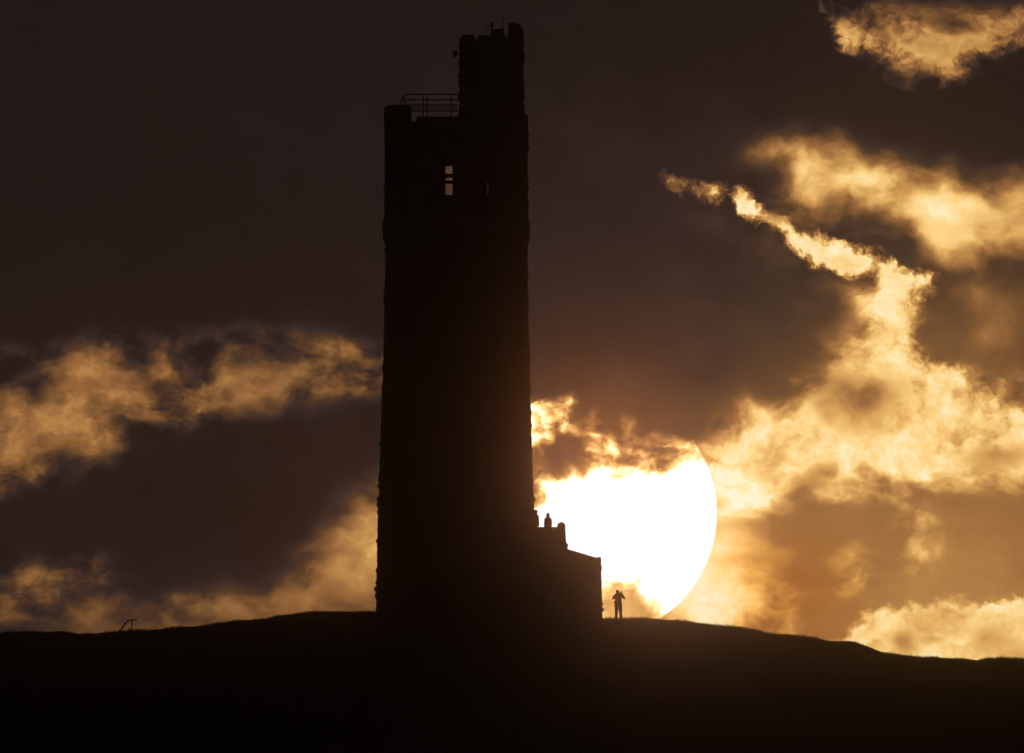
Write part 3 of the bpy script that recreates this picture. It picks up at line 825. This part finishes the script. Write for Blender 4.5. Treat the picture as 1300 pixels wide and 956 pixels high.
def person(name, prims, loc, yaw, mats, voxel=0.0085):
    """prims: ('cap', a, b, ra, rb, mat) or ('ell', c, radii, mat); fused into one continuous skin"""
    bm = bmesh.new()
    for p in prims:
        if p[0] == 'ell':
            sphere_mesh(bm, p[1], p[2])
        else:
            a, b = Vector(p[1]), Vector(p[2]); L = (b - a).length
            n = max(2, int(L / (min(p[3], p[4]) * 0.5)))
            if n <= 3:
                for i in range(n + 1):
                    f = i / n; sphere_mesh(bm, a.lerp(b, f), p[3] + (p[4] - p[3]) * f, seg=10)
            else:
                sphere_mesh(bm, a, p[3], seg=12); sphere_mesh(bm, b, p[4], seg=12)
                q = (b - a).to_track_quat('Z', 'Y').to_matrix().to_4x4()
                bmesh.ops.create_cone(bm, cap_ends=True, segments=12, radius1=p[3], radius2=p[4], depth=L,
                                      matrix=Matrix.Translation((a + b) / 2) @ q)
    me = bpy.data.meshes.new('tmp'); bm.to_mesh(me); bm.free()
    ob = bpy.data.objects.new('tmp', me); COL.objects.link(ob)
    md = ob.modifiers.new('fuse', 'REMESH'); md.mode = 'VOXEL'; md.voxel_size = voxel
    sm = ob.modifiers.new('soft', 'SMOOTH'); sm.factor = 0.5; sm.iterations = 2
    dg = bpy.context.evaluated_depsgraph_get(); dg.update()
    res = bpy.data.meshes.new_from_object(ob.evaluated_get(dg))
    bpy.data.objects.remove(ob); bpy.data.meshes.remove(me)
    res.name = name
    n = len(res.polygons); cen = np.empty(n * 3); res.polygons.foreach_get('center', cen); cen = cen.reshape(-1, 3)
    best = np.full(n, 9.0); mi = np.zeros(n, int)
    for p in prims:
        if p[0] == 'ell':
            r = np.array([p[2]] * 3 if isinstance(p[2], (int, float)) else p[2]); q = (cen - np.array(p[1])) / r
            d = (np.linalg.norm(q, axis=1) - 1) * r.min()
        else:
            a, b = np.array(p[1]), np.array(p[2]); t = np.clip(((cen - a) @ (b - a)) / max(1e-9, (b - a) @ (b - a)), 0, 1)
            d = np.linalg.norm(cen - (a + t[:, None] * (b - a)), axis=1) - (p[3] + (p[4] - p[3]) * t)
        k_ = d < best; best[k_] = d[k_]; mi[k_] = p[-1]
    res.materials.clear()
    for mname in mats: res.materials.append(MAT[mname])
    res.polygons.foreach_set('material_index', mi)
    res.polygons.foreach_set('use_smooth', [True] * n)
    res.update()
    o = bpy.data.objects.new(name, res); COL.objects.link(o)
    o.location = loc; o.rotation_euler = (0, 0, yaw)
    return o

COAT, TROU, SKIN, HAIR, SHOE = 0, 1, 2, 3, 4
def lower_body(xl, xr, hip=0.89):
    P = []
    for x, sx in ((xl, -1), (xr, 1)):
        h_ = (0.085 * sx + (xl + xr) / 2 * 0.3, 0.0, hip); kn = (x * 0.92, 0.03, 0.48); an = (x, -0.02, 0.09)
        P += [('cap', h_, kn, 0.105, 0.080, TROU), ('cap', kn, an, 0.078, 0.064, TROU),
              ('cap', (x, -0.05, 0.042), (x + sx * 0.015, 0.15, 0.036), 0.042, 0.034, SHOE), ('cap', (x, -0.04, 0.03), (x, -0.02, 0.09), 0.04, 0.045, SHOE)]
    P += [('ell', (0, 0, hip + 0.05), (0.165, 0.12, 0.15), TROU)]
    return P
def torso(w=1.0, hem=0.72, flare=1.0):
    return [('ell', (0, 0, 1.03), (0.165 * w * flare, 0.125, 0.24), COAT), ('ell', (0, -0.005, 1.22), (0.175 * w, 0.125, 0.22), COAT),
            ('cap', (-0.15 * w, -0.01, 1.385), (0.15 * w, -0.01, 1.385), 0.072, 0.072, COAT), ('ell', (0, 0, 0.93), (0.175 * flare * w, 0.135, 0.28), COAT), ('cap', (-0.05, -0.01, 1.47), (-0.16 * w, -0.01, 1.39), 0.06, 0.06, COAT), ('cap', (0.05, -0.01, 1.47), (0.16 * w, -0.01, 1.39), 0.06, 0.06, COAT),
            ('cap', (0, 0, 1.40), (0, 0.01, 1.50), 0.075, 0.055, COAT)]
def head(c, k=1.0):
    x, y, zc = c
    return hood(c, k) + [('ell', (x, y, zc), (0.080, 0.096, 0.112), SKIN), ('ell', (x, y + 0.03, zc - 0.06), (0.052, 0.06, 0.055), SKIN),
            ('cap', (x, y - 0.01, zc - 0.16), (x, y, zc - 0.06), 0.062, 0.060, SKIN),
            ('ell', (x, y - 0.018, zc + 0.022), (0.090, 0.100, 0.108), HAIR), ('ell', (x, y - 0.055, zc - 0.03), (0.080, 0.06, 0.08), HAIR),
            ('cap', (x, y + 0.088, zc + 0.005), (x, y + 0.108, zc - 0.022), 0.010, 0.015, SKIN),
            ('ell', (x - 0.076, y, zc - 0.01), (0.014, 0.022, 0.032), SKIN), ('ell', (x + 0.076, y, zc - 0.01), (0.014, 0.022, 0.032), SKIN),
            ('ell', (x - 0.030, y + 0.080, zc + 0.008), (0.016, 0.012, 0.010), SKIN), ('ell', (x + 0.030, y + 0.080, zc + 0.008), (0.016, 0.012, 0.010), SKIN),
            ('ell', (x, y + 0.086, zc - 0.055), (0.024, 0.010, 0.009), SKIN)]
def hood(c, k):
    x, y, zc = c
    if k <= 1.0: return []
    return [('ell', (x, y - 0.03, zc + 0.01), (0.085 * k, 0.09 * k, 0.105 * k), COAT), ('cap', (x, y - 0.05, zc - 0.13), (x, y - 0.04, zc - 0.05), 0.085, 0.085, COAT)]
def hanging_arm(sx, w=1.0):
    s0 = (0.175 * sx * w, -0.01, 1.375); el = (0.215 * sx * w, -0.02, 1.10); wr = (0.205 * sx * w, 0.05, 0.86)
    P = [('cap', s0, el, 0.066, 0.055, COAT), ('cap', el, wr, 0.053, 0.042, COAT)]
    px, py, pz = wr
    P += [('cap', (px, py + 0.005, pz - 0.03), (px, py + 0.015, pz - 0.085), 0.030, 0.030, SKIN)]
    for i in range(4):
        yo = -0.028 + 0.019 * i; ln = (0.060, 0.075, 0.080, 0.070)[i]
        a = (px, py + 0.015 + yo, pz - 0.105); b = (px - sx * 0.008, py + 0.018 + yo, pz - 0.105 - ln * 0.55); c = (px - sx * 0.026, py + 0.024 + yo, pz - 0.105 - ln)
        P += [('cap', a, b, 0.0095, 0.009, SKIN), ('cap', b, c, 0.009, 0.008, SKIN)]
    P += [('cap', (px, py + 0.03, pz - 0.055), (px - sx * 0.012, py + 0.055, pz - 0.085), 0.012, 0.011, SKIN), ('cap', (px - sx * 0.012, py + 0.055, pz - 0.085), (px - sx * 0.018, py + 0.060, pz - 0.115), 0.011, 0.009, SKIN)]
    return P

# the photographer on the grass, both arms raised to a phone
PH = (0.105, 0.315, 1.575)
def raised_arm(sx, el):
    s0 = (0.175 * sx, -0.01, 1.375)
    hx_ = PH[0] + sx * 0.045; wr = (hx_ + sx * 0.03, PH[1] - 0.035, PH[2] - 0.125)
    P = [('cap', s0, el, 0.066, 0.056, COAT), ('cap', el, wr, 0.053, 0.038, COAT)]
    palm = (hx_ + sx * 0.012, PH[1] - 0.01, PH[2] - 0.065)
    P += [('cap', wr, palm, 0.027, 0.030, SKIN)]
    for i in range(4):
        zo = PH[2] - 0.085 + 0.021 * i; ln = (0.85, 1.0, 1.05, 0.95)[i]
        a = (hx_ + sx * 0.010, PH[1] + 0.004, zo); b = (hx_ - sx * 0.012, PH[1] + 0.022, zo + 0.008); c = (hx_ - sx * 0.034 * ln, PH[1] + 0.020, zo + 0.014)
        P += [('cap', a, b, 0.0095, 0.009, SKIN), ('cap', b, c, 0.009, 0.008, SKIN)]
    t0 = (hx_ + sx * 0.014, PH[1] - 0.025, PH[2] - 0.07); t1 = (hx_ + sx * 0.0, PH[1] - 0.026, PH[2] - 0.035); t2 = (hx_ - sx * 0.016, PH[1] - 0.018, PH[2] - 0.015)
    P += [('cap', t0, t1, 0.013, 0.011, SKIN), ('cap', t1, t2, 0.011, 0.009, SKIN)]
    return P
py_ = Y_CREST + 0.15
pxx = at(784.9, 787, py_)[0]
prims = lower_body(-0.105, 0.125) + torso(1.0) + head((-0.035, 0.03, 1.585)) + raised_arm(-1, (-0.275, 0.17, 1.23)) + raised_arm(1, (0.285, 0.15, 1.24))
prims += [('ell', (-0.175, -0.02, 1.0), (0.05, 0.07, 0.075), COAT)]
zg = float(ground_z(pxx, py_))
p1 = person('person', prims, (pxx, py_, zg + 0.005), math.radians(-6), ['coat_navy', 'trousers', 'skin', 'hair', 'shoe'])
p1.scale = (1.13, 1.1, 1.0)
tag(p1, 'person standing on the grass brow raising a phone with both hands', 'person')
ph = empty('phone', p1.location)
ph.rotation_euler = p1.rotation_euler; ph.scale = p1.scale
tag(ph, 'small dark phone held up in both hands by the standing person', 'phone')
sub(ph, MB().box(PH[0] - 0.038, PH[0] + 0.038, PH[1] - 0.004, PH[1] + 0.005, PH[2] - 0.078, PH[2] + 0.078), 'phone_case', 'phone')
sub(ph, MB().box(PH[0] - 0.035, PH[0] + 0.035, PH[1] - 0.006, PH[1] - 0.0042, PH[2] - 0.074, PH[2] + 0.074), 'screen', 'phone')
sub(ph, MB().box(PH[0] - 0.032, PH[0] - 0.008, PH[1] + 0.0052, PH[1] + 0.008, PH[2] + 0.04, PH[2] + 0.07), 'lens', 'phone')

# two more up on the terrace behind its parapet
w_ = 0.86
pr2 = lower_body(-0.09, 0.09) + torso(w_) + head((0, 0.03, 1.60), 1.22) + hanging_arm(-1, w_) + hanging_arm(1, w_)
y2 = -0.6
p2 = person('person', pr2, (at(695.6, 660, y2)[0], y2, zfl + 0.004), math.radians(20), ['coat_grey', 'trousers', 'skin', 'hair', 'shoe'])
tag(p2, 'person standing alone in the middle of the terrace behind its parapet', 'person')
y3 = CY + half(zfl) + 1.2
pr3 = lower_body(-0.09, 0.09) + torso(1.05, 0.74, 1.2) + head((0.05, 0.05, 1.60), 1.22) + hanging_arm(-1, 1.12) + hanging_arm(1, 1.12)
zl = at(650, 686.5, y3)[1]
for k_ in range(3):
    part(MB().box(tx0 + 0.2, tx0 + 0.95 + 0.24 * (2 - k_) , y3 - 0.9, AY1 - 0.34, zfl + 0.002 + (zl - zfl) * k_ / 3, zfl + (zl - zfl) * (k_ + 1) / 3), 'step', 'dressed', terrace)
p3 = person('person', pr3, (at(679.0, 660, y3)[0], y3, zl + 0.004), math.radians(-35), ['coat_green', 'trousers', 'skin', 'hair', 'shoe'])
tag(p3, 'person half hidden by the tower edge on the terrace', 'person')

# ================================================================== haze
hz = MB().box(-9600, 9600, -6600, 9600, -90, rowz(10)).build('haze', 'housing')
tag(hz, 'thin sunlit evening haze over the whole hill', 'haze', kind='stuff')
hm = bpy.data.materials.new('haze'); hm.use_nodes = True
hm.node_tree.nodes.clear()
pv = hm.node_tree.nodes.new('ShaderNodeVolumePrincipled')
pv.inputs['Color'].default_value = (0.95, 0.80, 0.62, 1)
pv.inputs['Density'].default_value = 7.5e-5
pv.inputs['Anisotropy'].default_value = 0.9975
ho = hm.node_tree.nodes.new('ShaderNodeOutputMaterial')
hm.node_tree.links.new(pv.outputs[0], ho.inputs['Volume'])
try: hm.cycles.homogeneous_volume = True
except Exception: pass
hz.data.materials.clear(); hz.data.materials.append(hm)
